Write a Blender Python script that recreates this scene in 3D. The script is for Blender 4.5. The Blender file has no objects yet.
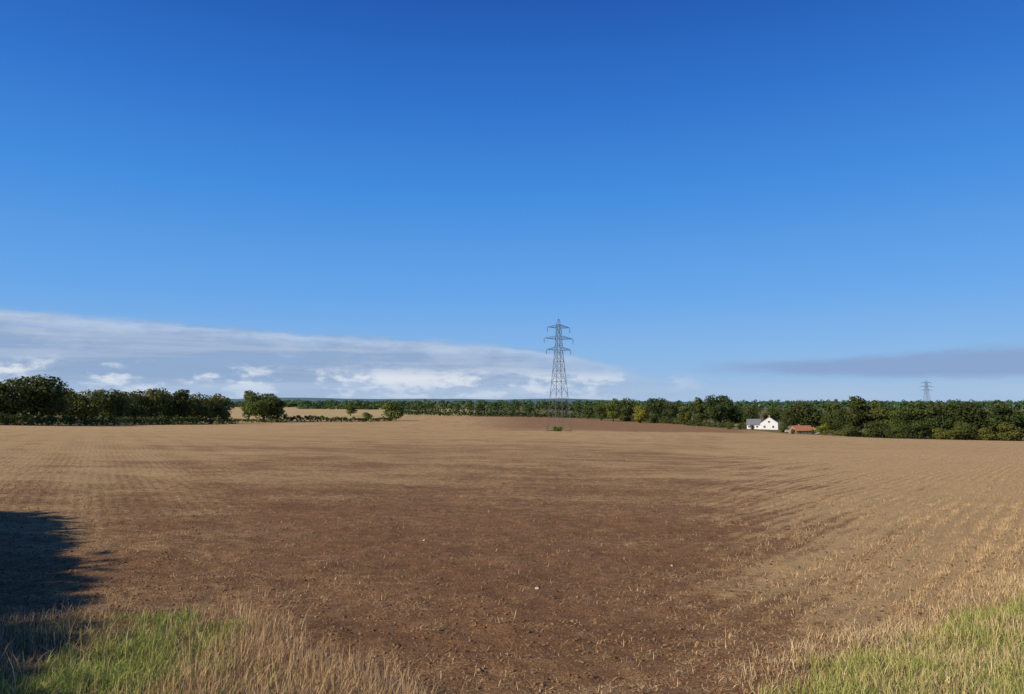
import bpy, math, random, bmesh
import numpy as np
from mathutils import Vector
random.seed(7); rng = np.random.default_rng(7)
C = bpy.context.scene.collection
F = 731.0; HOR = 402.0; CX = 512.0; CY = 347.0; CAMH = 2.2
PITCH = math.atan((HOR-CY)/F)
FE = F/math.cos(PITCH)

# ------------------------------------------------------------ numeric helpers
def sstep(a, b, x):
    t = np.clip((np.asarray(x, float)-a)/(b-a), 0, 1); return t*t*(3-2*t)
def vnoise(x, y, s=0):
    x = np.asarray(x, float); y = np.asarray(y, float)
    xi = np.floor(x); yi = np.floor(y); fx = x-xi; fy = y-yi
    fx = fx*fx*(3-2*fx); fy = fy*fy*(3-2*fy)
    def h(a, b):
        v = np.sin(a*127.1+b*311.7+s*74.7)*43758.5453
        return v-np.floor(v)
    return (h(xi, yi)*(1-fx)+h(xi+1, yi)*fx)*(1-fy)+(h(xi, yi+1)*(1-fx)+h(xi+1, yi+1)*fx)*fy
def fbm(x, y, s=0, o=4):
    a = 0.5; t = 0; n = 0
    for i in range(o):
        t = t+a*vnoise(x*2**i, y*2**i, s+i*3.1); n += a; a *= 0.5
    return t/n
def softmin(a, b, k):
    return -k*np.log(np.exp(-np.asarray(a, float)/k)+np.exp(-b/k))
def gz(X, Y):
    X = np.asarray(X, float); Y = np.asarray(Y, float)
    z = -0.0325*softmin(Y, 330., 40.)-0.018*400*np.tanh(X/400)
    r = np.hypot(X, Y)
    z = z+(fbm(X/55., Y/55., 5, 2)-0.5)*1.1*sstep(20, 160, r)
    return z
def gmicro(X, Y):
    r = np.hypot(X, Y)
    f = 1-sstep(30, 70, r)
    return ((fbm(X*2.4, Y*2.4, 11, 3)-0.5)*0.09+(fbm(X*0.5, Y*0.5, 12, 2)-0.5)*0.14)*f
def gh(X, Y): return gz(X, Y)+gmicro(X, Y)
def PX(px, Y): return (px-CX)/FE*Y
def top_h(X, Y, toprow): return CAMH+(HOR-toprow)/FE*Y-float(gz(X, Y))
_bp = np.array([-400, 0, 120, 235, 262, 300, 385, 410, 480, 560, 640, 690, 740, 789, 830, 880, 1024, 1400.])
_by = np.array([150, 205, 262, 322, 372, 400, 445, 600, 640, 655, 600, 450, 385, 325, 300, 275, 248, 200.])
def bound(X, Y):
    px = CX+FE*np.asarray(X)/np.maximum(Y, 0.1)
    return np.interp(px, _bp, _by)
def wob(X, Y): return (fbm(X*0.9, Y*0.9, 31, 3)-0.5)*1.4
def verge_l(X, Y):  # >0 inside
    return np.interp(X, [-30, -8, -6, -4.7, -3.6, -0.9, 0.4], [6.2, 6.8, 7.6, 8.5, 8.2, 6.2, 3.0])-Y+wob(X, Y)+(fbm(X*3, Y*3, 33, 2)-.5)*.8
def verge_r(X, Y):
    return (6.75+(X-2.1)*0.74)-Y+0.8*wob(X+40, Y)-np.where(X < 2.1, (2.1-X)*3, 0)
def straw_amt(X, Y):
    u = X/np.maximum(Y, 1.0)
    r = np.hypot(X, Y)
    s = 0.18+0.25*sstep(9, 48, r)+0.17*sstep(35, 130, r)
    s = s+0.80*sstep(0.18, 0.66, u+(fbm(X/6, Y/6, 41, 3)-0.5)*0.45)*sstep(5, 11, Y)*(1-0.6*sstep(50, 170, r))
    s = s+0.14*sstep(-0.15, -0.55, u)*sstep(8, 20, r)
    s = s+(fbm(X/14+3, Y/5, 43, 5)-0.5)*0.36*sstep(6, 25, r)*(1-.4*sstep(90, 200, r))
    s = s+(fbm(X/2.5, Y/1.6, 47, 4)-0.5)*0.42
    return np.clip(s, 0.02, 1.15)

# ------------------------------------------------------------ object helpers
def np_mesh(name, V, Fc, mat, col=None, parent=None, smooth=False, attrs=None):
    V = np.asarray(V, np.float32).reshape(-1, 3); Fc = np.asarray(Fc, np.int32)
    k = Fc.shape[1]; M = Fc.shape[0]
    me = bpy.data.meshes.new(name)
    me.vertices.add(len(V)); me.vertices.foreach_set('co', V.ravel())
    me.loops.add(M*k); me.loops.foreach_set('vertex_index', Fc.ravel())
    me.polygons.add(M); me.polygons.foreach_set('loop_start', np.arange(0, M*k, k, dtype=np.int32))
    me.polygons.foreach_set('use_smooth', np.full(M, smooth, dtype=bool))
    me.update(calc_edges=True)
    al = dict(attrs or {})
    if col is not None: al['Col'] = col
    for an, cc in al.items():
        a = me.color_attributes.new(name=an, type='FLOAT_COLOR', domain='POINT')
        c4 = np.ones((len(V), 4), np.float32); c4[:, :3] = cc
        a.data.foreach_set('color', c4.ravel())
    me.materials.append(mat)
    o = bpy.data.objects.new(name, me); C.objects.link(o)
    if parent: o.parent = parent
    return o
class MB:
    def __init__(s): s.v = []; s.f = []
    def poly(s, vs, fs):
        n = len(s.v); s.v += [tuple(p) for p in vs]; s.f += [tuple(n+i for i in f) for f in fs]; return s
    def box(s, x0, x1, y0, y1, z0, z1):
        return s.poly([(x0,y0,z0),(x1,y0,z0),(x1,y1,z0),(x0,y1,z0),(x0,y0,z1),(x1,y0,z1),(x1,y1,z1),(x0,y1,z1)],
               [(0,3,2,1),(4,5,6,7),(0,1,5,4),(1,2,6,5),(2,3,7,6),(3,0,4,7)])
    def bar(s, p, q, w, w2=None):
        p = Vector(p); q = Vector(q); d = (q-p).normalized()
        a = d.cross(Vector((0,0,1)))
        if a.length < 1e-3: a = Vector((1,0,0))
        a.normalize(); b = d.cross(a).normalized(); w2 = w2 or w
        vs = []
        for c, ww in ((p, w), (q, w2)):
            for i, j in ((-1,-1),(1,-1),(1,1),(-1,1)): vs.append(c+a*i*ww/2+b*j*ww/2)
        return s.poly(vs, [(0,3,2,1),(4,5,6,7),(0,1,5,4),(1,2,6,5),(2,3,7,6),(3,0,4,7)])
    def tube(s, pts, rad, seg=7):
        rings = []
        for i, p in enumerate(pts):
            p = Vector(p); d = Vector(pts[min(i+1, len(pts)-1)])-Vector(pts[max(i-1, 0)]); d.normalize()
            a = d.cross(Vector((0.3,1,0.1))).normalized(); b = d.cross(a)
            rings += [p+(a*math.cos(t*2*math.pi/seg)+b*math.sin(t*2*math.pi/seg))*rad[i] for t in range(seg)]
        fs = []
        for i in range(len(pts)-1):
            for t in range(seg):
                u = (t+1) % seg; fs.append((i*seg+t, i*seg+u, (i+1)*seg+u, (i+1)*seg+t))
        return s.poly(rings, fs)
    def build(s, name, mat, parent=None, smooth=False):
        me = bpy.data.meshes.new(name); me.from_pydata(s.v, [], s.f); me.update()
        if smooth:
            for p in me.polygons: p.use_smooth = True
        me.materials.append(mat)
        o = bpy.data.objects.new(name, me); C.objects.link(o)
        if parent: o.parent = parent
        return o
def tag(o, label=None, cat=None, group=None, kind=None):
    if label: o['label'] = label
    if cat: o['category'] = cat
    if group: o['group'] = group
    if kind: o['kind'] = kind
    return o
def empty(name, loc, rz=0):
    o = bpy.data.objects.new(name, None); C.objects.link(o); o.location = loc; o.rotation_euler = (0,0,rz)
    o.empty_display_size = 0.5
    return o
def copy_tree(o, parent=None):
    c = o.copy(); C.objects.link(c); c.parent = parent
    for ch in list(o.children): copy_tree(ch, c)
    return c

# ------------------------------------------------------------ materials
class NT:
    def __init__(s, tree): s.t = tree; s.n = tree.nodes; s.l = tree.links
    def put(s, node, sock, v):
        if v is None: return
        if isinstance(v, bpy.types.NodeSocket): s.l.new(v, node.inputs[sock])
        else: node.inputs[sock].default_value = v
    def m(s, op, a, b=None, c=None, clamp=False):
        n = s.n.new('ShaderNodeMath'); n.operation = op; n.use_clamp = clamp
        s.put(n, 0, a); s.put(n, 1, b); s.put(n, 2, c); return n.outputs[0]
    def ss(s, x, a, b, lo=0., hi=1.):
        n = s.n.new('ShaderNodeMapRange'); n.interpolation_type = 'SMOOTHSTEP'
        s.put(n, 0, x); s.put(n, 1, a); s.put(n, 2, b); s.put(n, 3, lo); s.put(n, 4, hi); return n.outputs[0]
    def mix(s, f, a, b, mode='MIX'):
        n = s.n.new('ShaderNodeMix'); n.data_type = 'RGBA'; n.blend_type = mode
        s.put(n, 0, f)
        for i, v in ((6, a), (7, b)):
            if isinstance(v, tuple) and len(v) == 3: v = (*v, 1)
            s.put(n, i, v)
        return n.outputs[2]
    def noise(s, vec, scale, detail=4, rough=0.55, dist=0.0):
        n = s.n.new('ShaderNodeTexNoise'); s.put(n, 'Vector', vec); n.inputs['Scale'].default_value = scale
        n.inputs['Detail'].default_value = detail; n.inputs['Roughness'].default_value = rough; n.inputs['Distortion'].default_value = dist
        return n.outputs[0]
    def xyz(s, v):
        n = s.n.new('ShaderNodeSeparateXYZ'); s.l.new(v, n.inputs[0]); return n.outputs
    def comb(s, x, y, z):
        n = s.n.new('ShaderNodeCombineXYZ'); s.put(n, 0, x); s.put(n, 1, y); s.put(n, 2, z); return n.outputs[0]
def new_mat(name, rough=0.9, spec=0.15):
    m = bpy.data.materials.new(name); m.use_nodes = True; t = NT(m.node_tree)
    b = m.node_tree.nodes['Principled BSDF']; b.inputs['Roughness'].default_value = rough
    b.inputs['Specular IOR Level'].default_value = spec
    return m, t, b
def simple(name, col, rough=0.85, spec=0.2, var=0.25, scale=2.0, metal=0.0):
    m, t, b = new_mat(name, rough, spec)
    tc = t.n.new('ShaderNodeTexCoord').outputs['Object']
    n = t.noise(tc, scale, 5)
    a = tuple(c*(1-var) for c in col); d = tuple(min(1, c*(1+var)) for c in col)
    t.l.new(t.mix(n, a, d), b.inputs['Base Color']); b.inputs['Metallic'].default_value = metal
    return m
def leaf_mat(name, transl=0.25, rough=0.75):
    m = bpy.data.materials.new(name); m.use_nodes = True; t = NT(m.node_tree)
    b = t.n['Principled BSDF']; b.inputs['Roughness'].default_value = rough; b.inputs['Specular IOR Level'].default_value = 0.15
    at = t.n.new('ShaderNodeVertexColor'); at.layer_name = 'Col'
    oi = t.n.new('ShaderNodeObjectInfo')
    c = t.mix(1.0, at.outputs[0], oi.outputs['Color'], 'MULTIPLY')
    t.l.new(c, b.inputs['Base Color'])
    if transl > 0:
        tr = t.n.new('ShaderNodeBsdfTranslucent'); t.l.new(c, tr.inputs[0])
        mx = t.n.new('ShaderNodeMixShader'); mx.inputs[0].default_value = transl
        t.l.new(b.outputs[0], mx.inputs[1]); t.l.new(tr.outputs[0], mx.inputs[2])
        t.l.new(mx.outputs[0], t.n['Material Output'].inputs[0])
    return m
M_leaf = leaf_mat('foliage'); M_blade = leaf_mat('grass_blades', 0.3)
M_straw = leaf_mat('straw', 0.0)
M_bark = simple('bark', (0.06, 0.045, 0.035))
M_steel = simple('galvanised_steel', (0.11, 0.115, 0.125), 0.7, 0.2, 0.15, 0.3)
M_ins = simple('brown_glazed_insulator', (0.05, 0.035, 0.03), 0.4, 0.4)
M_conc = simple('concrete', (0.25, 0.20, 0.15))
M_white = simple('white_render', (0.76, 0.76, 0.74), 0.8, 0.2, 0.06, 0.5)
M_slate = simple('slate_roof', (0.17, 0.17, 0.18), 0.7, 0.3, 0.25, 1.5)
M_tile = simple('weathered_clay_tiles', (0.40, 0.17, 0.085), 0.85, 0.2, 0.3, 1.5)
M_brick = simple('pale_brown_brick', (0.36, 0.22, 0.15), 0.9, 0.1, 0.25, 3)
M_wood = simple('weathered_boards', (0.22, 0.16, 0.11), 0.9, 0.1, 0.3, 1.5)
M_glass = simple('dark_window_glass', (0.05, 0.06, 0.07), 0.15, 0.5, 0.1)
M_stone = simple('pale_flint', (0.55, 0.50, 0.42), 0.8, 0.2, 0.2, 25)
M_hill = simple('haze_tinted_hillside', (0.115, 0.175, 0.20), 1.0, 0.0, 0.45, 0.012)  # distance haze is painted into this blue green base colour
M_tin = simple('grey_sheet_metal', (0.33, 0.33, 0.33), 0.6, 0.3, 0.15, 0.6)

# soil / land material
M_land, t, b = new_mat('harrowed_soil_and_land', 0.95, 0.05)
tc = t.n.new('ShaderNodeTexCoord').outputs['Object']
A = t.n.new('ShaderNodeVertexColor'); A.layer_name = 'Col'; a = t.n.new('ShaderNodeSeparateColor'); t.l.new(A.outputs[0], a.inputs[0])
B = t.n.new('ShaderNodeVertexColor'); B.layer_name = 'Rows'; bb = t.n.new('ShaderNodeSeparateColor'); t.l.new(B.outputs[0], bb.inputs[0])
P = t.xyz(tc)
nf = t.noise(tc, 30, 6, 0.7); nm = t.noise(tc, 4.2, 6, 0.66); nl = t.noise(tc, 0.35, 5, 0.65); nvf = t.noise(tc, 75, 3, 0.6)
nstk = t.noise(t.comb(t.m('MULTIPLY', P[0], .14), t.m('MULTIPLY', P[1], .75), 0.), 1.0, 8, .75)
soil = t.mix(t.ss(nf, 0.3, 0.72), (0.120, 0.056, 0.024), (0.33, 0.178, 0.083))
soil = t.mix(t.m('MULTIPLY', t.ss(nm, 0.35, 0.7), 0.5), soil, (0.35, 0.192, 0.090))
soil = t.mix(t.m('MULTIPLY', t.ss(nl, 0.42, 0.62), 0.45), soil, (0.160, 0.075, 0.033))
nd = t.noise(tc, 0.12, 2); nrow = t.noise(tc, 0.8, 4, .7)
def rows(cx, cy, sp, w=1.0):
    c = t.m('ADD', t.m('MULTIPLY', P[0], cx), t.m('MULTIPLY', P[1], cy))
    c = t.m('ADD', c, t.m('MULTIPLY', nd, w))
    return t.m('SINE', t.m('MULTIPLY', c, 2*math.pi/sp))
rr = t.m('MULTIPLY', rows(0.80, -0.60, 0.42, 0.8), bb.outputs[0])
rl = t.m('MULTIPLY', rows(0.87, 0.49, 0.30, 0.6), t.m('MULTIPLY', bb.outputs[1], .35))
rw = rows(0.80, -0.60, 1.7, 1.5); rw3 = rows(0.87, 0.49, 2.9, 2.0)
rr2 = t.m('ADD', t.m('MULTIPLY', rw, t.m('MULTIPLY', bb.outputs[0], 0.9)), t.m('MULTIPLY', rw3, t.m('MULTIPLY', bb.outputs[1], 0.45)))
rt = t.m('MULTIPLY', t.m('ADD', t.m('ADD', rr, rl), rr2), t.ss(nrow, .3, .6, .5, 1.))
st = t.m('ADD', a.outputs[0], t.m('MULTIPLY', rt, 0.26))
st = t.m('ADD', st, t.m('MULTIPLY', t.m('SUBTRACT', nm, 0.5), 0.8))
st = t.m('ADD', st, t.m('MULTIPLY', t.m('SUBTRACT', nl, 0.5), 0.6))
st = t.m('ADD', st, t.m('MULTIPLY', t.m('SUBTRACT', nstk, 0.5), 0.75))
nstr = t.noise(tc, 38, 4, 0.75, 1.5)
sf = t.ss(t.m('ADD', t.m('MULTIPLY', st, 0.42), t.m('SUBTRACT', nstr, 0.62)), 0.0, 0.14)
land = t.mix(t.m('MULTIPLY', sf, 0.88), soil, t.mix(nvf, (0.40, 0.25, 0.105), (0.68, 0.465, 0.215)))
land = t.mix(a.outputs[2], land, t.mix(t.noise(tc, 1.5, 6, .7), (0.17, 0.085, 0.042), (0.27, 0.15, 0.075)))
grs = t.mix(nm, (0.10, 0.09, 0.03), (0.24, 0.18, 0.08))
land = t.mix(a.outputs[1], land, grs)
land = t.mix(bb.outputs[2], land, t.mix(t.noise(tc, 0.02, 3), (0.56, 0.41, 0.18), (0.40, 0.28, 0.13)))
t.l.new(land, b.inputs['Base Color'])
bp = t.n.new('ShaderNodeBump'); bp.inputs['Strength'].default_value = 0.95; bp.inputs['Distance'].default_value = 0.055
t.l.new(t.m('ADD', t.m('ADD', t.m('MULTIPLY', nf, 0.8), t.m('MULTIPLY', nm, 1.3)), t.m('MULTIPLY', rt, 0.25)), bp.inputs['Height'])
t.l.new(bp.outputs[0], b.inputs['Normal'])

# ------------------------------------------------------------ ground sheet
def sinhspace(c, n, b_, ext):
    tt = np.linspace(-1, 1, n); return c+ext*np.sinh(b_*tt)/np.sinh(b_)
xs = sinhspace(0, 620, 9.25, 9500.); ys = sinhspace(8., 680, 9.25, 9500.)
GX, GY = np.meshgrid(xs, ys); gx = GX.ravel(); gy = GY.ravel()
gzv = gh(gx, gy)
nx = len(xs); ny = len(ys)
i, j = np.meshgrid(np.arange(nx-1), np.arange(ny-1)); i = i.ravel(); j = j.ravel()
faces = np.stack([j*nx+i, j*nx+i+1, (j+1)*nx+i+1, (j+1)*nx+i], 1)
fr = gy > 0
Yb = bound(gx, gy)
inf = np.where(fr, (gy < Yb), gx*0+1 > 0)
colA = np.zeros((len(gx), 3)); colB = np.zeros((len(gx), 3))
u = gx/np.maximum(gy, 1)
colA[:, 0] = straw_amt(gx, gy)
vg = np.maximum(sstep(-0.3, 0.5, verge_l(gx, gy)), sstep(-0.3, 0.5, verge_r(gx, gy)))*(np.hypot(gx, gy) < 60)
colA[:, 1] = np.where(inf, vg*0.6, 1.0)
dark = sstep(290, 345, gy+(fbm(gx/60, gy/60, 61, 2)-.5)*60)*sstep(-0.08, 0.03, u)*(1-sstep(0.30, 0.36, u))
colA[:, 2] = np.where(inf, dark*0.75, 0)
colB[:, 0] = sstep(0.16, 0.45, u)*sstep(6, 12, gy)*inf
colB[:, 1] = sstep(-0.2, -0.5, u)*sstep(10, 18, gy)*inf*0.6*(1-0.5*sstep(60, 150, gy))
colB[:, 2] = np.where((~inf) & (gy > 300) & (u > -0.42) & (u < -0.05) & (gy < 1200), 1.0, 0)
g = np_mesh('ground', np.stack([gx, gy, gzv], 1), faces, M_land, colA, smooth=True, attrs={'Rows': colB})
tag(g, 'brown harrowed stubble field falling away to the far hedges', 'ground', kind='structure')

# ------------------------------------------------------------ far hills
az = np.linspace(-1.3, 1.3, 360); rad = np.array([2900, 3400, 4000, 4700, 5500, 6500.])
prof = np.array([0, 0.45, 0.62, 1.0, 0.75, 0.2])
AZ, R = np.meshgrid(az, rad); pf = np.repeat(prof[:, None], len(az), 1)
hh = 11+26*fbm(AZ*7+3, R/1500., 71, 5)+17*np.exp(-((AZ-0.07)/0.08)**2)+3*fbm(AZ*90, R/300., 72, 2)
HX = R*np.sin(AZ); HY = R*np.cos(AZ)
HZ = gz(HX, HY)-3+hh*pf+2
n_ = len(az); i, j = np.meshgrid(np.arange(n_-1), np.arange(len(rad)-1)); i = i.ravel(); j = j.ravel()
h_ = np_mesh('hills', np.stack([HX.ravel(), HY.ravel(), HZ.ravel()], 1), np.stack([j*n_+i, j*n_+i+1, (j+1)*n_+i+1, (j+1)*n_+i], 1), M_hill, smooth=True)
tag(h_, 'low haze tinted blue green hills along the horizon', 'hills', kind='structure')

# ------------------------------------------------------------ foliage
def rand_dirs(n, r=rng):
    v = r.normal(size=(n, 3)); return v/np.linalg.norm(v, axis=1)[:, None]
def leaves(lobes, n, size, dark=(0.040, 0.062, 0.016), light=(0.135, 0.160, 0.042), r=rng, zmin=None):
    L = np.asarray(lobes, float)
    w = (L[:, 3]*L[:, 4]+L[:, 3]*L[:, 5]); w = w/w.sum()
    k = r.choice(len(L), n, p=w)
    d = rand_dirs(n, r); d[:, 2] = np.where(r.random(n) < 0.3, np.abs(d[:, 2]), d[:, 2])
    rr_ = 0.55+0.5*r.random(n)**0.6+0.12*r.normal(size=n)*(r.random(n) < 0.25)
    c = L[k, :3]+d*L[k, 3:6]*rr_[:, None]
    if zmin is not None: c[:, 2] = np.maximum(c[:, 2], zmin+0.3*size)
    nn = d+0.7*rand_dirs(n, r); nn /= np.linalg.norm(nn, axis=1)[:, None]
    t1 = np.cross(nn, rand_dirs(n, r)); t1 /= np.linalg.norm(t1, axis=1)[:, None]+1e-9
    t2 = np.cross(nn, t1)
    s = size*(0.5+0.9*r.random(n))[:, None]
    V = np.stack([c-t1*s, c-t2*s*0.6, c+t1*s, c+t2*s*0.6], 1).reshape(-1, 3)*1.0
    lv = r.random(len(L))[k]*0.6+r.random(n)*0.4
    col = np.array(dark)*(1-lv[:, None])+np.array(light)*lv[:, None]
    return V, np.arange(4*n).reshape(-1, 4), np.repeat(col, 4, 0)
def make_tree(seed, H, W, zlo, nl, nleaf, size, shape='round', nm='broadleaf_tree'):
    r = np.random.default_rng(seed)
    root = empty(nm, (0,0,0))
    mb = MB(); lean = r.normal(size=2)*0.3
    mb.tube([(0,0,-0.4),(lean[0]*.3,lean[1]*.3,H*.25),(lean[0],lean[1],H*.5),(lean[0]*1.3,lean[1]*1.3,H*.8)], [W*.045, W*.033, W*.022, W*.006])
    lobes = []
    cz = (zlo+H)/2; hz = (H-zlo)/2
    for q in range(nl):
        d = rand_dirs(1, r)[0]; f = 0.35+0.4*r.random()
        zz = cz+d[2]*hz*f*1.15
        taper = 1.0 if shape == 'round' else (1.15-0.6*(zz-zlo)/(H-zlo))
        rad_ = W*(0.13+0.12*r.random())
        lobes.append((d[0]*W*.5*f*taper+lean[0], d[1]*W*.5*f*taper+lean[1], zz, rad_*1.15, rad_*1.15, rad_*0.85))
    mx = max(l[2]+l[5] for l in lobes)
    lobes = [(l[0], l[1], zlo+(l[2]-zlo)*(H-zlo)/(mx-zlo)-0.0, l[3], l[4], l[5]) for l in lobes]
    for l in lobes[:7]:
        mb.tube([(lean[0]*.5,lean[1]*.5,H*(.2+.25*r.random())),(l[0]*.55,l[1]*.55,l[2]*.8),(l[0],l[1],l[2])],[W*.018,W*.011,W*.004],5)
    mb.build('trunk', M_bark, root, True)
    V, Fc, col = leaves(lobes, nleaf, size, r=r, zmin=0.3)
    np_mesh('crown', V, Fc, M_leaf, col, root)
    return root
protos = [make_tree(101, 12, 11, 1.2, 22, 3400, .36), make_tree(102, 12, 9.5, .8, 18, 3000, .36), make_tree(103, 12, 12, 1.0, 26, 3800, .38),
          make_tree(104, 12, 8.5, .6, 18, 2800, .36, 'cone'), make_tree(105, 12, 10, .6, 15, 2800, .38), make_tree(106, 6, 8, .2, 14, 2200, .26)]
usedp = [False]*len(protos)
def put_tree(px, Y, toprow, kind, label, group=None, tint=(1,1,1), wid=1.0, name='broadleaf_tree', cat='tree', H=None, X=None):
    X = PX(px, Y) if X is None else X; h = H if H else top_h(X, Y, toprow)
    p = protos[kind]
    o = copy_tree(p) if usedp[kind] else p
    usedp[kind] = True
    H0 = 6.0 if kind == 5 else 12.0
    s = h/H0
    o.location = (X, Y, float(gz(X, Y))-0.1); o.scale = (s*wid, s*wid, s)
    o.rotation_euler = (0, 0, random.random()*6.28); o.name = name
    for ch in o.children:
        if ch.name.startswith('crown'): ch.color = (*tint, 1)
    if 'group' in o: del o['group']
    return tag(o, label, cat, group)
ORD = ['first','second','third','fourth','fifth','sixth','seventh','eighth','ninth','tenth','eleventh','twelfth','thirteenth','fourteenth','fifteenth','sixteenth','seventeenth','eighteenth','nineteenth','twentieth']
def jit(k0=1.0):
    k = k0*(0.62+0.75*random.random()); return (k*(0.9+0.35*random.random()), k, k*(0.85+0.2*random.random()))
# left belt
LB = [(-14,379,2,1.1),(8,377,0,1.1),(32,374,2,1.15),(53,379,1,1),(70,388,4,.9),(86,389,0,1),(103,388,2,1),(119,391,1,1),(135,389,0,1.05),(151,387,2,1),(167,391,4,1),(182,389,3,1.1),(197,392,0,1),(211,393,1,1),(224,396,4,.9)]
for k, (px, tr, kd, w) in enumerate(LB):
    Y = float(np.interp(px, _bp, _by))+9+random.uniform(-4, 4)
    lab = 'dark green broadleaf tree, %s from the left in the left tree belt' % ORD[k]
    if k == 2: lab = 'tallest dark green broadleaf tree in the left tree belt, third from the left'
    if k == len(LB)-1: lab = 'lowest dark green tree ending the left tree belt on its right'
    put_tree(px, Y, tr, kd, lab, 'trees of the left belt', jit(1.35), w)
put_tree(249, 398, 390, 3, 'small dark tree close against the left side of the lone round tree', None, jit(1.2), 0.9)
put_tree(264, 384, 392, 2, 'lone round dark green tree standing right of the left tree belt', None, (1.2,1.25,1.0), 1.2)
put_tree(278, 392, 398, 5, 'rounded bush against the right side of the lone round tree', None, jit(1.2), 0.9, 'bush', 'bush')
for px, Y, tr, kd, lab in [(366,440,412,5,'low bush left of the rounder green bush in the left hedge line'),(391,443,401,5,'round green bush at the right end of the left hedge line'),
                     (351,560,402,1,'small distant tree above the pale stubble strip')]:
    nm_ = 'bush' if kd == 5 else 'broadleaf_tree'
    put_tree(px, Y, tr, kd, lab, None, (1.25,1.25,1.0), 1.15, nm_, 'bush' if kd == 5 else 'tree')
# mid-right trees
MR = [(588,600,404,0,(1.1,1.1,1.1)),(601,560,401,2,(1.1,1.1,1.1)),(613,540,398,1,(1.4,1.4,1.1)),(627,560,397,0,(1.1,1.1,1.1)),(655,520,397,2,(.8,.85,.9)),(669,500,400,0,(.85,.9,.9)),(684,470,405,4,(1.4,1.2,1)),
      (701,460,397,1,(.8,.8,.8)),(720,440,394,2,(.7,.75,.75)),(735,450,404,0,(1.1,1.1,1.))]
for k, (px, Y, tr, kd, ti) in enumerate(MR):
    put_tree(px, Y, tr, kd, 'green tree, %s from the left between the pylon and white house' % ORD[k], 'trees between pylon and white house', ti, .95)
put_tree(640, 505, 405, 5, 'small yellow green tree on the far field edge right of the pylon', None, (2.3,1.75,1.0), .8, 'small_tree')
put_tree(750, 440, 404, 0, 'dark tree rising behind the roof of the white house at its left', None, (.8,.85,.8), .9)
put_tree(772, 445, 406, 2, 'dark tree rising behind the white gable of the house', None, (.9,.95,.9), .9)
# right belt
RB = [(790,370,407,0,.9),(804,372,401,2,1.1),(818,366,408,1,.9),(831,318,401,4,1),(842,306,407,0,.8),(856,300,396,3,1),(871,294,404,2,.9),(885,288,399,1,1.1),(899,284,408,0,.8),(913,282,400,2,1.15),(928,278,409,4,.8),(942,275,400,0,1.15),
      (956,272,409,1,.8),(970,270,401,2,1.1),(985,268,409,0,.8),(1000,265,401,4,1.15),(1014,262,408,2,.8),(1031,260,402,1,1.1)]
for k, (px, Y, tr, kd, wd_) in enumerate(RB):
    lab = 'green broadleaf tree, %s from the left in the right tree belt' % ORD[k]
    if k == 5: lab = 'narrow tree whose tip rises highest above the right tree belt'
    put_tree(px, Y+random.uniform(-3, 6), tr+random.uniform(-.7, .7), kd, lab, 'trees of the right belt', jit(.9), wd_*.95)
RF = [(822,304,424,(2.0,1.7,1)),(848,290,424,(.9,.9,.9)),(872,284,421,(.7,.7,.7)),(893,272,426,(1.,1.,.9)),(915,272,420,(.8,.8,.8)),(938,264,427,(1.5,1.2,1.)),(962,264,421,(1.1,1.0,.9)),(983,258,427,(1.5,1.25,1.)),(1005,257,422,(1.3,1.05,.9)),(1030,252,426,(1.,1.,1))]
for k, (px, Y, tr, ti) in enumerate(RF):
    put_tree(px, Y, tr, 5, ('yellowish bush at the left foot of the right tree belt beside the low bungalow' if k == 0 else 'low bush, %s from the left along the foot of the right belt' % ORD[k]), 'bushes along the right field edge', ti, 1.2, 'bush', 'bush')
for px, Y, tr, lab in [(729,388,420.5,'low dark bush at the left end of the brown stable'),(783,350,423,'low green bush between the white house and the bungalow'),(751,385,424.5,'small low bush in front of the left wing of the white house'),
                       (792,326,428.5,'low shrub in front of the left end of the bungalow'),(812,324,429,'low shrub in front of the right end of the bungalow'),(740,392,422.5,'low green bush in front of the right end of the brown stable')]:
    put_tree(px, Y, tr, 5, lab, None, (1,1,.9), .9, 'bush', 'bush')

# hedges
def hedge(px0, Y0, px1, Y1, h, wd, label, n, size, tint=(1,1,1), pts=None, name='hedge', seed=1, var=.45):
    r = np.random.default_rng(seed)
    if pts is None: x0, x1 = PX(px0, Y0), PX(px1, Y1)
    else: x0, Y0, x1, Y1 = pts
    L = math.hypot(x1-x0, Y1-Y0); k = max(4, int(L/(h*0.7)))
    if pts is not None: k = int(L/0.7)
    lob = []
    for q in range(k):
        f = (q+0.5)/k; X = x0+(x1-x0)*f; Y = Y0+(Y1-Y0)*f; hq = h*(1-var/2+var*r.random())
        if pts is not None:
            hq *= 1+0.06*math.exp(-((f-.5)/.18)**2)-0.10*max(0, f-.85)/.15
        lob.append((X+r.normal()*wd*.03, Y+r.normal()*wd*.03, float(gz(X, Y))+hq*0.5, max(L/k*0.7, wd*.4), wd*0.5, hq*0.52))
        if r.random() < 0.6 or pts is not None: lob.append((X+r.normal()*wd*.08, Y, float(gz(X, Y))+hq*0.72, max(L/k*0.4, wd*.3), wd*0.35, hq*0.31))
    ox, oy = (x0+x1)/2, (Y0+Y1)/2; oz = float(gz(ox, oy))
    lob = [(a_-ox, b_-oy, c_-oz, d_, e_, f_) for a_, b_, c_, d_, e_, f_ in lob]
    V, Fc, col = leaves(lob, n, size, r=r)
    o = np_mesh(name, V, Fc, M_leaf, col*np.array(tint)); o.location = (ox, oy, oz)
    return tag(o, label, 'hedge')
hedge(-20, 202, 34, 213, 3.2, 3, 'low lighter green hedge in front of the tallest left trees', 1500, .35, (1.4,1.3,1.0), seed=2)
hedge(34, 216, 238, 318, 2.6, 3, 'long low hedge along the foot of the left tree belt', 5000, .35, (1.1,1.1,1.), seed=3)
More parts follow.
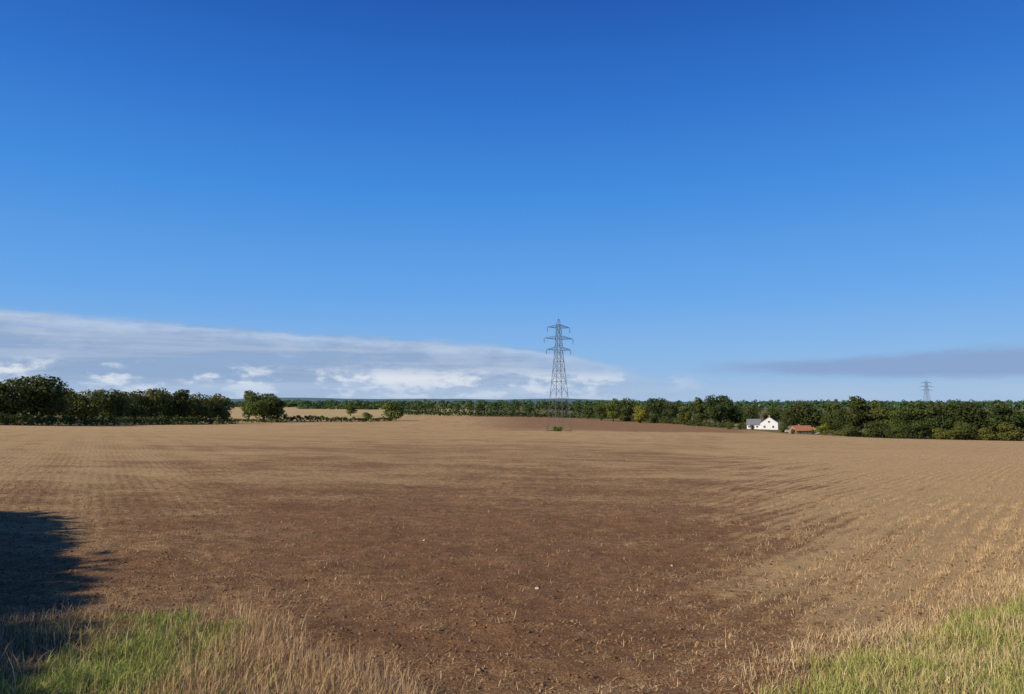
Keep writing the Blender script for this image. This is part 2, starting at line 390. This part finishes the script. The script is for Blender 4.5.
hedge(284, 392, 336, 402, 3.0, 3, 'low hedge right of the lone round tree', 1800, .4, (1.1,1.0,.9), seed=4)
hedge(336, 405, 392, 428, 2.4, 3, 'thin low hedge running to the round green bush', 1800, .4, (1.2,1.1,.9), seed=5)
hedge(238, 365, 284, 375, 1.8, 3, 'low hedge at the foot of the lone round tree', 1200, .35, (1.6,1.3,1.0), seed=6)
hedge(620, 560, 700, 460, 3.0, 3, 'hedge under the trees between pylon and white house', 3500, .45, (.9,.9,.9), seed=7)
hedge(686, 452, 748, 405, 2.6, 3, 'hedge leading towards the left side of the white house', 2500, .4, (.9,.9,.8), seed=8)
hedge(830, 298, 1045, 250, 2.0, 3, 'ragged low hedge along the right field edge', 4500, .35, (1.2,1.05,.9), seed=9)
hedge(396, 618, 560, 652, 4.0, 4, 'long low hedge at the far field edge left of the pylon', 5000, .6, (.9,.95,1.0), seed=11)
hedge(560, 652, 622, 610, 3.6, 4, 'low hedge at the far field edge behind the pylon', 2500, .6, (.9,.95,1.0), seed=12)
hedge(0,0,0,0, 4.4, 2.8, 'tall field hedge beside the gateway shading the left corner of the field', 36000, .22, (1,1,1), pts=(-7.3,-5.0,-17.6,13.8), seed=10, var=.03)

# woodland masses that read as one
def wood(name, segs, n_per, size, label, tint, cat='woodland', seed=20, jt=0.9):
    r = np.random.default_rng(seed); lob = []
    for (pa, Ya, pb, Yb_, ta, tb, wpx) in segs:
        k = max(2, int(abs(pb-pa)/wpx))
        for q in range(k):
            f = (q+r.random())/k; px = pa+(pb-pa)*f; Y = (Ya+(Yb_-Ya)*f)*(1+0.05*r.random()); X = PX(px, Y)
            tr = ta+(tb-ta)*f+r.normal()*jt
            h = max(3, top_h(X, Y, tr)); z0 = float(gz(X, Y))
            rw_ = wpx/FE*Y*(0.6+.4*r.random())
            lob.append((X, Y, z0+h*.42, rw_*1.1, rw_, h*.45)); lob.append((X+r.normal()*rw_*.3, Y, z0+h*.74, rw_*.7, rw_*.6, h*.27))
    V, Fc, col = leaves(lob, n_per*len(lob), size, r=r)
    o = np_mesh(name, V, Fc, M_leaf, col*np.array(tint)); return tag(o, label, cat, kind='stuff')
wood('woodland', [(-60,250,60,262,386,388,14),(60,262,228,345,395,398,12)], 130, .5, 'dense dark woodland filling in behind the left tree belt', (.85,.9,.85), seed=21, jt=1.4)
wood('woodland', [(396,670,540,700,404,403,6),(540,700,640,680,403,402,6),(640,600,745,480,405,406,7)], 100, .9, 'far dark green woodland line behind the pylon', (.8,.92,1.05), seed=22, jt=1.3)  # slightly bluer leaf tint stands in for distance haze
wood('woodland', [(228,1100,430,1150,404,404,4),(300,900,420,950,407,407,5)], 80, 1.3, 'haze tinted distant tree line beyond the pale stubble strip', (.9,1.05,1.3), seed=23, jt=1.3)  # haze between here and the camera is put into the leaf tint
wood('woodland', [(780,400,850,345,412,412,9),(850,330,1070,290,412,412,12)], 120, .5, 'dense woodland filling in behind the right tree belt', (.6,.65,.7), seed=24, jt=1.5)
wood('woodland', [(380,1500,1060,1500,402,402,5),(-60,1500,380,1500,402,402,5),(380,2300,1060,2300,400.5,400.5,5),(-60,2300,380,2300,400.8,400.8,5)], 40, 2.8, 'haze tinted bluish wooded skyline in the far distance', (.95,1.3,1.9), seed=25, jt=.6)  # strong blue leaf tint paints the aerial haze, no volume used

# ------------------------------------------------------------ pylon
def pylon(px, Y, H, yaw, label, th=1.0, wd=1.0):
    X = PX(px, Y); z0 = float(gz(X, Y))
    root = empty('electricity_pylon', (X, Y, z0), yaw); k = H/46.0; q_ = k*th
    def hw(z): return wd*float(np.interp(z, [0, 32.5, 43.8, 46], [3.8, 1.25, 0.7, 0.12]))
    def P_(sx, sy, z): w = hw(z); return (sx*w*k, sy*w*k, z*k)
    b0 = hw(0)
    for sx in (-1, 1):
        for sy in (-1, 1):
            m_ = MB(); m_.bar(P_(sx,sy,0.0), P_(sx,sy,32.5), .13*q_, .18*q_); m_.bar(P_(sx,sy,32.5), P_(sx,sy,43.8), .15*q_, .12*q_); m_.bar(P_(sx,sy,43.8), P_(sx,sy,46), .11*q_)
            m_.build('leg', M_steel, root)
            MB().box(sx*b0*k-.2*k, sx*b0*k+.2*k, sy*b0*k-.2*k, sy*b0*k+.2*k, -0.4, .12*k).build('footing', M_conc, root)
    zs = [0.2, 8.5, 15.0, 20.2, 24.6, 28.4, 32.0, 35, 37.8, 40.6, 43.6]
    cs = [(-1,-1),(1,-1),(1,1),(-1,1)]
    m_ = MB()
    for q in range(len(zs)-1):
        a_, b_ = zs[q], zs[q+1]; w = (.05 if q < 2 else .08)*q_
        for e in range(4):
            s1, s2 = cs[e], cs[(e+1) % 4]
            if q == 0:
                mid = tuple((P_(*s1, b_)[i_]+P_(*s2, b_)[i_])/2 for i_ in range(3))
                m_.bar(P_(*s1, a_), mid, w); m_.bar(P_(*s2, a_), mid, w)
            else:
                m_.bar(P_(*s1, a_), P_(*s2, b_), w); m_.bar(P_(*s2, a_), P_(*s1, b_), w)
            m_.bar(P_(*s1, b_), P_(*s2, b_), w)
    m_.build('lattice_bracing', M_steel, root)
    for z, L in ((42.2, 5.2), (37.6, 6.7), (33.0, 5.6)):
        L *= wd
        for sx in (-1, 1):
            m_ = MB(); w = hw(z); tip = (sx*L*k, 0, (z+0.25)*k)
            for sy in (-1, 1):
                m_.bar((sx*w*k, sy*w*k, z*k), tip, .12*q_); m_.bar((sx*w*k, sy*w*k, (z+1.4)*k), tip, .09*q_)
                for f in (.25, .5, .75):
                    lo = (sx*(w+(L-w)*f)*k, sy*w*(1-f)*k, (z+.25*f)*k); hi = (lo[0], lo[1], (z+1.4-1.15*f)*k)
                    m_.bar(lo, hi, .05*q_)
                    f2 = f-.25; m_.bar(lo, (sx*(w+(L-w)*f2)*k, sy*w*(1-f2)*k, (z+1.4-1.15*f2)*k), .05*q_)
            c_ = m_.build('crossarm', M_steel, root)
            ii = MB(); n = 12; pts = []; rd = []
            for q in range(n):
                pts.append((tip[0], 0, tip[2]-(.2+q*.16)*k)); rd.append((.13 if q % 2 else .06)*k)
            ii.tube(pts, rd, 6); ii.build('insulator', M_ins, c_, True)
    return tag(root, label, 'pylon')
pylon(559, 300, 46, math.radians(24), 'tall steel lattice electricity pylon standing alone in the middle of the field')
pylon(927, 950, 47.5, math.radians(4), 'distant small steel lattice pylon rising behind the right tree belt', 1.2, 1.3)
def weeds(px, Y, w, h, n, label, tint, seed):
    r = np.random.default_rng(seed); X = PX(px, Y); lob = [((q-3)*w*.13, r.normal()*.4, h*.35*(.6+.7*r.random()), w*.2, .9, h*.45) for q in range(7)]
    V, Fc, col = leaves(lob, n, .2, r=r); o = np_mesh('weed_clump', V, Fc, M_leaf, col*np.array(tint)); o.location = (X, Y, float(gz(X, Y)))
    return tag(o, label, 'weeds', 'weeds under the pylon')
weeds(557, 294, 3.4, 2.2, 1100, 'brightest green weed clump between the feet of the large pylon', (1.4,1.8,1.0), 1)
weeds(549, 300, 2.4, .4, 260, 'low weed clump at the left foot of the large pylon', (2.6,2.0,1.6), 2)
weeds(568, 302, 2.2, .4, 260, 'low weed clump at the right foot of the large pylon', (2.6,2.0,1.6), 3)

# ------------------------------------------------------------ buildings
def gable(mat, rmat, root, x0, x1, y0, y1, ev, ap, axis, part='wall'):
    m_ = MB()
    if axis == 'y':
        xm = (x0+x1)/2
        m_.poly([(x0,y0,-.5),(x1,y0,-.5),(x1,y0,ev),(xm,y0,ap),(x0,y0,ev),(x0,y1,-.5),(x1,y1,-.5),(x1,y1,ev),(xm,y1,ap),(x0,y1,ev)],
                [(0,1,2,3,4),(9,8,7,6,5),(1,6,7,2),(5,0,4,9),(2,7,8,3),(4,3,8,9)])
        prof = [(x0-.35, ev-.35*(ap-ev)/(xm-x0)), (xm, ap), (x1+.35, ev-.35*(ap-ev)/(xm-x0))]
        fn = lambda a_, b_, z: (a_, b_, z); r0, r1 = y0-.3, y1+.3
    else:
        ym = (y0+y1)/2
        m_.poly([(x0,y0,-.5),(x0,y1,-.5),(x0,y1,ev),(x0,ym,ap),(x0,y0,ev),(x1,y0,-.5),(x1,y1,-.5),(x1,y1,ev),(x1,ym,ap),(x1,y0,ev)],
                [(4,3,2,1,0),(5,6,7,8,9),(0,5,9,4),(1,2,7,6),(4,9,8,3),(3,8,7,2)])
        prof = [(y0-.35, ev-.35*(ap-ev)/(ym-y0)), (ym, ap), (y1+.35, ev-.35*(ap-ev)/(ym-y0))]
        fn = lambda a_, b_, z: (b_, a_, z); r0, r1 = x0-.3, x1+.3
    wl = m_.build(part, mat, root)
    r_ = MB(); vs = []
    for b_ in (r0, r1):
        for off in (.03, .2):
            for a_, z in prof: vs.append(fn(a_, b_, z+off))
    r_.poly(vs, [(0,1,4,3),(1,2,5,4),(6,9,10,7),(7,10,11,8),(0,6,7,1),(1,7,8,2),(3,4,10,9),(4,5,11,10),(0,3,9,6),(2,8,11,5)])
    rf = r_.build('roof', rmat, root)
    return wl, rf
def window(root, x, y, z, w, h):
    f = MB(); f.box(x-w/2-.08, x+w/2+.08, y-.06, y+.02, z-.08, z).box(x-w/2-.08, x+w/2+.08, y-.06, y+.02, z+h, z+h+.08)
    f.box(x-w/2-.08, x-w/2, y-.06, y+.02, z, z+h).box(x+w/2, x+w/2+.08, y-.06, y+.02, z, z+h).box(x-.03, x+.03, y-.05, y+.02, z, z+h)
    o = f.build('window', M_tin, root); MB().box(x-w/2, x+w/2, y-.025, y+.01, z, z+h).build('pane', M_glass, o)
def door(root, x, y, w=1, h=2.1):
    MB().box(x-w/2, x+w/2, y-.05, y+.01, 0, h).build('door', M_wood, root)
X = PX(762, 400); hs = tag(empty('house', (X, 400, float(gz(X, 400))), math.radians(-22)), 'white rendered house with a grey slate roof among the far trees', 'house')
gable(M_white, M_slate, hs, -1, 8.0, -4, 4.5, 3.6, 6.7, 'y')
_, rf = gable(M_white, M_slate, hs, -8, -1.01, -2.5, 3.8, 2.6, 5.3, 'x', 'side_wing')
MB().box(3.0,3.9,2.4,3.3,6.4,7.5).build('chimney', M_brick, hs)
window(hs, 5.6, -4, 1.0, .9, .95); window(hs, 1.2, -4, 1.0, .9, .95); window(hs, 3.5, -4, 3.7, .9, .9)
for x_ in (-6.8, -2.6): window(hs, x_, -2.5, 1.0, .9, .8)
door(hs, -4.8, -2.5)
X = PX(803, 335); hb = tag(empty('bungalow', (X, 335, float(gz(X, 335))), math.radians(12)), 'low bungalow with an orange red tiled roof right of the white house', 'house')
_, rf = gable(M_brick, M_tile, hb, -5.8, 3.0, -3, 3, 1.5, 3.5, 'x')
gable(M_white, M_tile, hb, 3.02, 5.6, -3.6, 3, 1.3, 2.6, 'y', 'side_wing')
MB().box(-2.2,-1.5,.3,1.0,2.9,4.2).build('chimney', M_brick, rf)
for x_ in (-3.8, -.2, 1.8): window(hb, x_, -3, .3, 1.3, .8)
door(hb, -2.0, -3, .9, 1.3)
X = PX(735, 402); s1 = tag(empty('stable', (X, 402, float(gz(X, 402))), math.radians(-5)), 'low brown stable just left of the white house', 'stable')
gable(M_wood, M_wood, s1, -3.6, 3.0, -2, 2, 1.6, 2.5, 'x'); door(s1, -1.8, -2, 1.1, 1.4); door(s1, 1, -2, 1.1, 1.4)
X = PX(788, 362); s2 = tag(empty('outbuilding', (X, 362, float(gz(X, 362))), math.radians(-8)), 'small pale outbuilding between the white house and the low bungalow', 'outbuilding')
gable(M_white, M_slate, s2, -1.7, 1.7, -1.5, 1.5, 1.9, 2.7, 'x'); door(s2, .2, -1.5, .9, 1.6)

# ------------------------------------------------------------ blades and straw
def blades(name, X, Y, h, w, phi, colr, mat, label, cat, curve=0.5, r=rng):
    n = len(X); Z = gh(X, Y)-0.01
    yaw = r.random(n)*6.283; dx = np.cos(yaw); dy = np.sin(yaw)
    ya2 = yaw+math.pi/2+r.normal(size=n)*0.6; sx = np.cos(ya2); sy = np.sin(ya2)
    vs = []; cs_ = []
    for tt, wf in ((0, 1.0), (0.55, 0.8), (1.0, 0.12)):
        ang = phi*(1-curve+curve*tt)
        d = h*tt
        cxp = X+dx*np.sin(ang)*d; cyp = Y+dy*np.sin(ang)*d; czp = Z+np.cos(ang)*d+0.006
        hw_ = w*wf/2
        vs.append(np.stack([cxp-sx*hw_, cyp-sy*hw_, czp], 1)); vs.append(np.stack([cxp+sx*hw_, cyp+sy*hw_, czp], 1))
        cs_ += [colr, colr]
    V = np.stack(vs, 1).reshape(-1, 3); CO = np.stack(cs_, 1).reshape(-1, 3)
    b0 = np.arange(n)*6
    Fc = np.concatenate([np.stack([b0, b0+1, b0+3, b0+2], 1), np.stack([b0+2, b0+3, b0+5, b0+4], 1)])
    o = np_mesh(name, V, Fc, mat, CO); return tag(o, label, cat, kind='stuff')
def lerpc(a_, b_, f): return np.array(a_)*(1-f[:, None])+np.array(b_)*f[:, None]
n = 700000
Y = np.exp(rng.uniform(math.log(4.5), math.log(80), n)); X = (rng.uniform(-0.8, 0.8, n))*Y
S = straw_amt(X, Y); uu = X/Y
rowreg = (uu > 0.18) & (rng.random(n) < 0.7)
c = 0.8*X-0.6*Y; cq = np.round(c/0.42)*0.42+rng.normal(size=n)*0.06; dlt = np.where(rowreg, cq-c, 0); X = X+dlt*0.8; Y = Y-dlt*0.6
clump = fbm(X*1.6, Y*1.6, 55, 4)
rowband = 0.28*np.sin((0.8*X-0.6*Y)*2*math.pi/1.7)*sstep(.2, .4, uu)
keep = rng.random(n) < np.clip(0.07+S*0.66+(clump-0.5)*1.2+rowband, 0.06, 1)
keep &= (verge_l(X, Y) < 0.2) & (verge_r(X, Y) < 0.3) & (Y > 4.3)
X, Y, S, uu = X[keep], Y[keep], S[keep], uu[keep]; n = len(X)
right = sstep(0.2, 0.65, uu)*sstep(6, 9, Y)
hgt = (0.02+0.075*rng.random(n)**1.5)*(1+0.3*right)
phi = np.where(rng.random(n) < 0.10+0.22*right, rng.uniform(0.2, 1.0, n), rng.uniform(1.25, 1.55, n))
wdt = (0.003+0.003*rng.random(n))*(1+Y/40)
f = rng.random(n)**.8; cc = lerpc((0.24,0.14,0.06), (0.72,0.50,0.25), f)
blades('straw_stubble', X, Y, hgt, wdt, phi, cc, M_straw, 'pale broken straw and stubble scattered over the brown soil', 'stubble', 0.2)
# short dry tufts on the right headland, thinning into the soil
nc = 20000
cxs = rng.uniform(1.5, 17, nc); cys = rng.uniform(5.5, 24, nc)
cl = 0.8*cxs-0.6*cys; cq = np.round(cl/0.42)*0.42; mv = (rng.random(nc) < .75)*(cq-cl); cxs = cxs+mv*.8+rng.normal(size=nc)*.05; cys = cys-mv*.6
dens_ = sstep(0.30, 0.72, cxs/cys+(fbm(cxs*.6, cys*.6, 3, 3)-.5)*.4)*(1-.6*sstep(12, 23, cys))*(.65+.5*np.sin((0.8*cxs-0.6*cys)*2*math.pi/1.7))
dens_ = np.maximum(dens_, sstep(-0.9, 0.1, verge_r(cxs, cys))*.8)
ok = (verge_r(cxs, cys) < 0.6) & (rng.random(nc) < dens_*.9); cxs, cys = cxs[ok], cys[ok]
n = 11*len(cxs)
k = rng.integers(0, len(cxs), n); X = cxs[k]+rng.normal(size=n)*0.07; Y = cys[k]+rng.normal(size=n)*0.07
f = rng.random(n)
blades('dry_grass', X, Y, 0.03+0.09*rng.random(n)**1.3, 0.003+0.0025*rng.random(n), rng.uniform(0.2, 1.55, n), lerpc((0.34,0.20,0.09), (0.80,0.58,0.30), f), M_straw, 'short dry stubble tufts thinning out across the right headland', 'dry grass', 0.6)
def sample(n, x0, x1, y0, y1, fn):
    X = rng.uniform(x0, x1, n); Y = rng.uniform(y0, y1, n); p = fn(X, Y); k = rng.random(n) < p; return X[k], Y[k]
# left verge
gl = lambda X, Y: sstep(-0.1, 0.7, verge_l(X, Y))*np.clip(sstep(-4.7, -3.9, X+(fbm(X*1.8,Y*1.8,81,3)-.5)*1.8)*(1-sstep(-2.8, -2.1, X+(fbm(X*1.8,Y*1.8,82,3)-.5)*1.9))+0.04, 0, 1)*(0.25+0.75*sstep(.40, .56, fbm(X*2.2, Y*2.2, 83, 3)))
X, Y = sample(190000, -8, -1, 4.6, 10, gl); n = len(X); f = rng.random(n)
blades('green_grass', X, Y, 0.04+0.13*rng.random(n), 0.005+0.004*rng.random(n), rng.uniform(0.1, 1.4, n), lerpc((0.17,0.23,0.04), (0.50,0.51,0.14), f), M_blade, 'bright green grass patch in the bottom left corner', 'grass', 0.7)
dl = lambda X, Y: sstep(-0.7, 0.1, verge_l(X, Y))*(0.13+0.87*sstep(-3.1, -2.1, X+(fbm(X*1.5,Y*1.5,82,2)-.5)*1.2)+.25*(1-sstep(-4.9,-4.1,X)))*(0.3+0.7*sstep(.34, .54, fbm(X*1.6, Y*1.6, 86, 3)))
X, Y = sample(190000, -8, 0.3, 4.6, 10, dl); n = len(X); f = rng.random(n)
blades('dry_grass', X, Y, 0.05+0.27*rng.random(n)**2*(0.5+0.5*sstep(-3.4,-2.4,X)), 0.003+0.002*rng.random(n), rng.uniform(0.0, 1.45, n), lerpc((0.28,0.16,0.07), (0.70,0.48,0.25), f), M_straw, 'tall dry straw coloured grass right of the green patch at lower left', 'dry grass', 0.7)
X, Y = sample(900, -4.6, -0.3, 5, 9.2, lambda X, Y: sstep(-0.8, 0.2, verge_l(X, Y))); n = len(X); f = rng.random(n)
blades('grass_stems', X, Y, 0.22+0.24*rng.random(n), np.full(n, .0035), rng.uniform(0.1, 1.0, n), lerpc((0.33,0.21,0.11), (0.60,0.43,0.25), f), M_straw, 'thin tall dry seed stems leaning out of the left verge', 'dry grass', 0.8)
# right verge
X, Y = sample(190000, 1.5, 9.5, 4.6, 12.5, lambda X, Y: sstep(0.0, 0.6, verge_r(X, Y))*(0.4+0.6*sstep(.38, .54, fbm(X*1.2, Y*1.2, 91, 3)))); n = len(X); f = rng.random(n)
blades('green_grass', X, Y, 0.04+0.13*rng.random(n), 0.0045+0.004*rng.random(n), rng.uniform(0.1, 1.4, n), lerpc((0.22,0.25,0.04), (0.62,0.59,0.18), f), M_blade, 'yellow green grass verge in the bottom right corner', 'grass', 0.7)
X, Y = sample(120000, 1.5, 9.5, 4.6, 12.5, lambda X, Y: sstep(-0.7, 0.0, verge_r(X, Y))*(0.25+0.75*(1-sstep(.42, .60, fbm(X*1.2, Y*1.2, 91, 3))))*.7); n = len(X); f = rng.random(n)
blades('dry_grass', X, Y, 0.04+0.16*rng.random(n), 0.0035+0.003*rng.random(n), rng.uniform(0.1, 1.4, n), lerpc((0.34,0.22,0.1), (0.78,0.60,0.32), f), M_straw, 'dry pale grass mixed into the bottom right verge', 'dry grass', 0.7)

# clods
bm = bmesh.new(); bmesh.ops.create_icosphere(bm, subdivisions=1, radius=1); iv = np.array([v.co[:] for v in bm.verts]); iff = np.array([[v.index for v in f_.verts] for f_ in bm.faces]); bm.free()
n = 32000
Y = np.exp(rng.uniform(math.log(4.5), math.log(26), n)); X = rng.uniform(-.85, .85, n)*Y
kp = (verge_l(X, Y) < 0.4) & (verge_r(X, Y) < 0.4); X, Y = X[kp], Y[kp]; n = len(X)
s = 0.004+0.019*rng.random(n)**3.5
V = iv[None]*(1+0.28*rng.normal(size=(n, len(iv), 1)))*s[:, None, None]*np.stack([np.ones(n)*1.2, np.ones(n), np.full(n, .7)], 1)[:, None, :]
V = V+np.stack([X, Y, gh(X, Y)+s*.15], 1)[:, None, :]
Fc = (iff[None]+(np.arange(n)*len(iv))[:, None, None]).reshape(-1, 3)
f = np.repeat(rng.random(n), len(iv)); cc = lerpc((0.12,0.060,0.028), (0.30,0.165,0.08), f)
M_clod = leaf_mat('soil_clod', 0.0, 0.95)
tag(np_mesh('soil_clods', V.reshape(-1, 3), Fc, M_clod, cc), 'small crumbly brown soil clods over the near field', 'soil', kind='stuff')

# stones
def ground_px(px, row):
    d = Vector((px-CX, F*math.cos(PITCH)-(CY-row)*math.sin(PITCH), F*math.sin(PITCH)+(CY-row)*math.cos(PITCH))); d /= d.y
    Y = 5.0
    for _ in range(60):
        Y = Y+0.5*((CAMH-float(gh(d.x*Y, Y)))/(-d.z)-Y)
    return d.x*Y, Y
for px, row, s, lab in [(537,589,.026,'pale stone lying on bare soil just below the centre of the field'),(424,541,.022,'pale stone on the soil left of and farther than the central stone'),(672,566,.018,'tiny pale stone on the soil right of the central stone')]:
    X, Y = ground_px(px, row); bm = bmesh.new(); bmesh.ops.create_icosphere(bm, subdivisions=2, radius=s)
    for v in bm.verts: v.co *= 1+0.12*random.gauss(0, 1); v.co.z *= .7
    me = bpy.data.meshes.new('stone'); bm.to_mesh(me); bm.free(); me.materials.append(M_stone)
    o = bpy.data.objects.new('stone', me); C.objects.link(o); o.location = (X, Y, float(gh(X, Y))+s*.4); tag(o, lab, 'stone')

# ------------------------------------------------------------ sky
w = bpy.data.worlds.new('World'); bpy.context.scene.world = w; w.use_nodes = True; t = NT(w.node_tree)
bg = t.n['Background']
SUN_EL = math.radians(31); SUN_AZ = math.atan2(-.86, -.5)
sk = t.n.new('ShaderNodeTexSky'); sk.sky_type = 'NISHITA'; sk.sun_disc = False; sk.sun_elevation = SUN_EL; sk.sun_rotation = SUN_AZ % (2*math.pi)
nish = t.mix(1.0, sk.outputs[0], (0.1,0.1,0.1), 'MULTIPLY')
d = t.xyz(t.n.new('ShaderNodeTexCoord').outputs['Generated'])
el = t.m('ARCSINE', d[2]); az = t.m('ARCTAN2', d[0], d[1])
def lin(c): return tuple(((v/255+.055)/1.055)**2.4 if v > 10 else v/255/12.92 for v in c)
rp = t.n.new('ShaderNodeValToRGB'); t.l.new(t.m('DIVIDE', el, 0.6, clamp=True), rp.inputs[0])
st_ = [(0,(156,190,226)),(.07,(130,180,233)),(.139,(101,166,235)),(.27,(64,142,226)),(.385,(43,117,209)),(.48,(31,97,189)),(.6,(18,70,156))]
cr = rp.color_ramp
cr.elements[0].position = 0; cr.elements[0].color = (*lin(st_[0][1]), 1); cr.elements[1].position = 1; cr.elements[1].color = (*lin(st_[-1][1]), 1)
for e_, c_ in st_[1:-1]:
    q = cr.elements.new(e_/.6); q.color = (*lin(c_), 1)
col = t.mix(0.08, rp.outputs[0], nish)
n1 = t.noise(t.comb(t.m('MULTIPLY', az, 5), t.m('MULTIPLY', el, 38), 1.3), 1.0, 8, .62)
n2 = t.noise(t.comb(t.m('MULTIPLY', az, 15), t.m('MULTIPLY', el, 36), 14.3), 1.0, 9, .62)
n3 = t.noise(t.comb(t.m('MULTIPLY', az, 3.2), t.m('MULTIPLY', el, 60), 9.3), 1.0, 8, .62)
n4 = t.noise(t.comb(t.m('MULTIPLY', az, 22), t.m('MULTIPLY', el, 60), 2.3), 1.0, 9, .62)
n5 = t.noise(t.comb(t.m('MULTIPLY', az, 5.5), t.m('MULTIPLY', el, 14), 3.3), 1.0, 5, .6)
top = t.m('SUBTRACT', .078, t.m('MULTIPLY', az, .045))
top = t.m('SUBTRACT', top, t.m('MULTIPLY', t.ss(az, 0.0, .3), .045))
elw = t.m('ADD', t.m('ADD', el, t.m('MULTIPLY', t.m('SUBTRACT', n1, .5), .020)), t.m('MULTIPLY', t.m('SUBTRACT', n4, .5), .015))
under = t.m('SUBTRACT', top, elw)
bank = t.ss(under, -.004, .009)
fade = t.ss(az, -.05, .36, 1., 0.)
bank = t.m('MULTIPLY', bank, fade)
dens = t.ss(n3, .35, .52, .80, 1.)
bank = t.m('MULTIPLY', bank, dens)
edge = t.m('MULTIPLY', t.ss(under, .001, .007), t.ss(under, .006, .022, 1., 0.))
ccol = t.mix(t.m('MULTIPLY', edge, t.ss(n4, .3, .6, .3, .9)), lin((144,167,200))+(1,), lin((184,202,228))+(1,))
ccol = t.mix(t.m('MULTIPLY', t.ss(n3, .42, .62), .65), ccol, lin((172,190,216))+(1,))
ccol = t.mix(t.m('MULTIPLY', t.ss(n5, .5, .62), .35), ccol, lin((192,205,226))+(1,))
col = t.mix(t.m('MULTIPLY', bank, .95), col, ccol)
# low cumulus puffs
pe = t.m('MULTIPLY', t.ss(el, .000, .010), t.ss(t.m('ADD', el, t.m('MULTIPLY', az, .018)), .026, .050, 1., 0.))
pv = t.m('ADD', n2, t.m('MULTIPLY', t.m('SUBTRACT', n5, .5), .6))
puff = t.m('MULTIPLY', t.m('MULTIPLY', t.ss(pv, .45, .56), pe), t.ss(az, .10, .30, 1., 0.))
pc = t.mix(t.ss(pv, .49, .62), lin((186,202,224))+(1,), lin((230,234,240))+(1,))
col = t.mix(t.m('MULTIPLY', puff, .85), col, pc)
# blue grey band at the right
dd = t.m('ABSOLUTE', t.m('SUBTRACT', elw, t.m('ADD', .040, t.m('MULTIPLY', az, .008))))
wdn = t.m('ADD', .004, t.m('MULTIPLY', t.ss(az, .24, .6), .012))
streak = t.m('MULTIPLY', t.ss(t.m('SUBTRACT', wdn, dd), -.008, .006), t.ss(az, .20, .38))
col = t.mix(t.m('MULTIPLY', streak, .85), col, lin((136,162,202))+(1,))
low = t.m('MULTIPLY', t.m('MULTIPLY', t.ss(el, .012, .036, 1., 0.), t.ss(n1, .3, .65, .6, 1.)), .7)
col = t.mix(low, col, lin((174,196,223))+(1,))
t.l.new(col, bg.inputs[0]); bg.inputs[1].default_value = 1.0

sd = bpy.data.lights.new('sun', 'SUN'); sd.energy = 5.0; sd.angle = math.radians(.9); sd.color = (1.0, .91, .76)
so = bpy.data.objects.new('sun', sd); C.objects.link(so)
ld = Vector((.86*math.cos(SUN_EL), .5*math.cos(SUN_EL), -math.sin(SUN_EL))); so.rotation_euler = ld.to_track_quat('-Z', 'Y').to_euler()
so.location = (-20, -12, 20)

cam = bpy.data.cameras.new('camera'); co = bpy.data.objects.new('camera', cam); C.objects.link(co)
cam.sensor_width = 36; cam.lens = 36*F/1024; cam.clip_start = .05; cam.clip_end = 20000
co.location = (0, 0, CAMH); co.rotation_euler = (math.pi/2+PITCH, 0, 0)
sc = bpy.context.scene; sc.camera = co
sc.view_settings.view_transform = 'Standard'; sc.view_settings.look = 'None'; sc.view_settings.exposure = 0
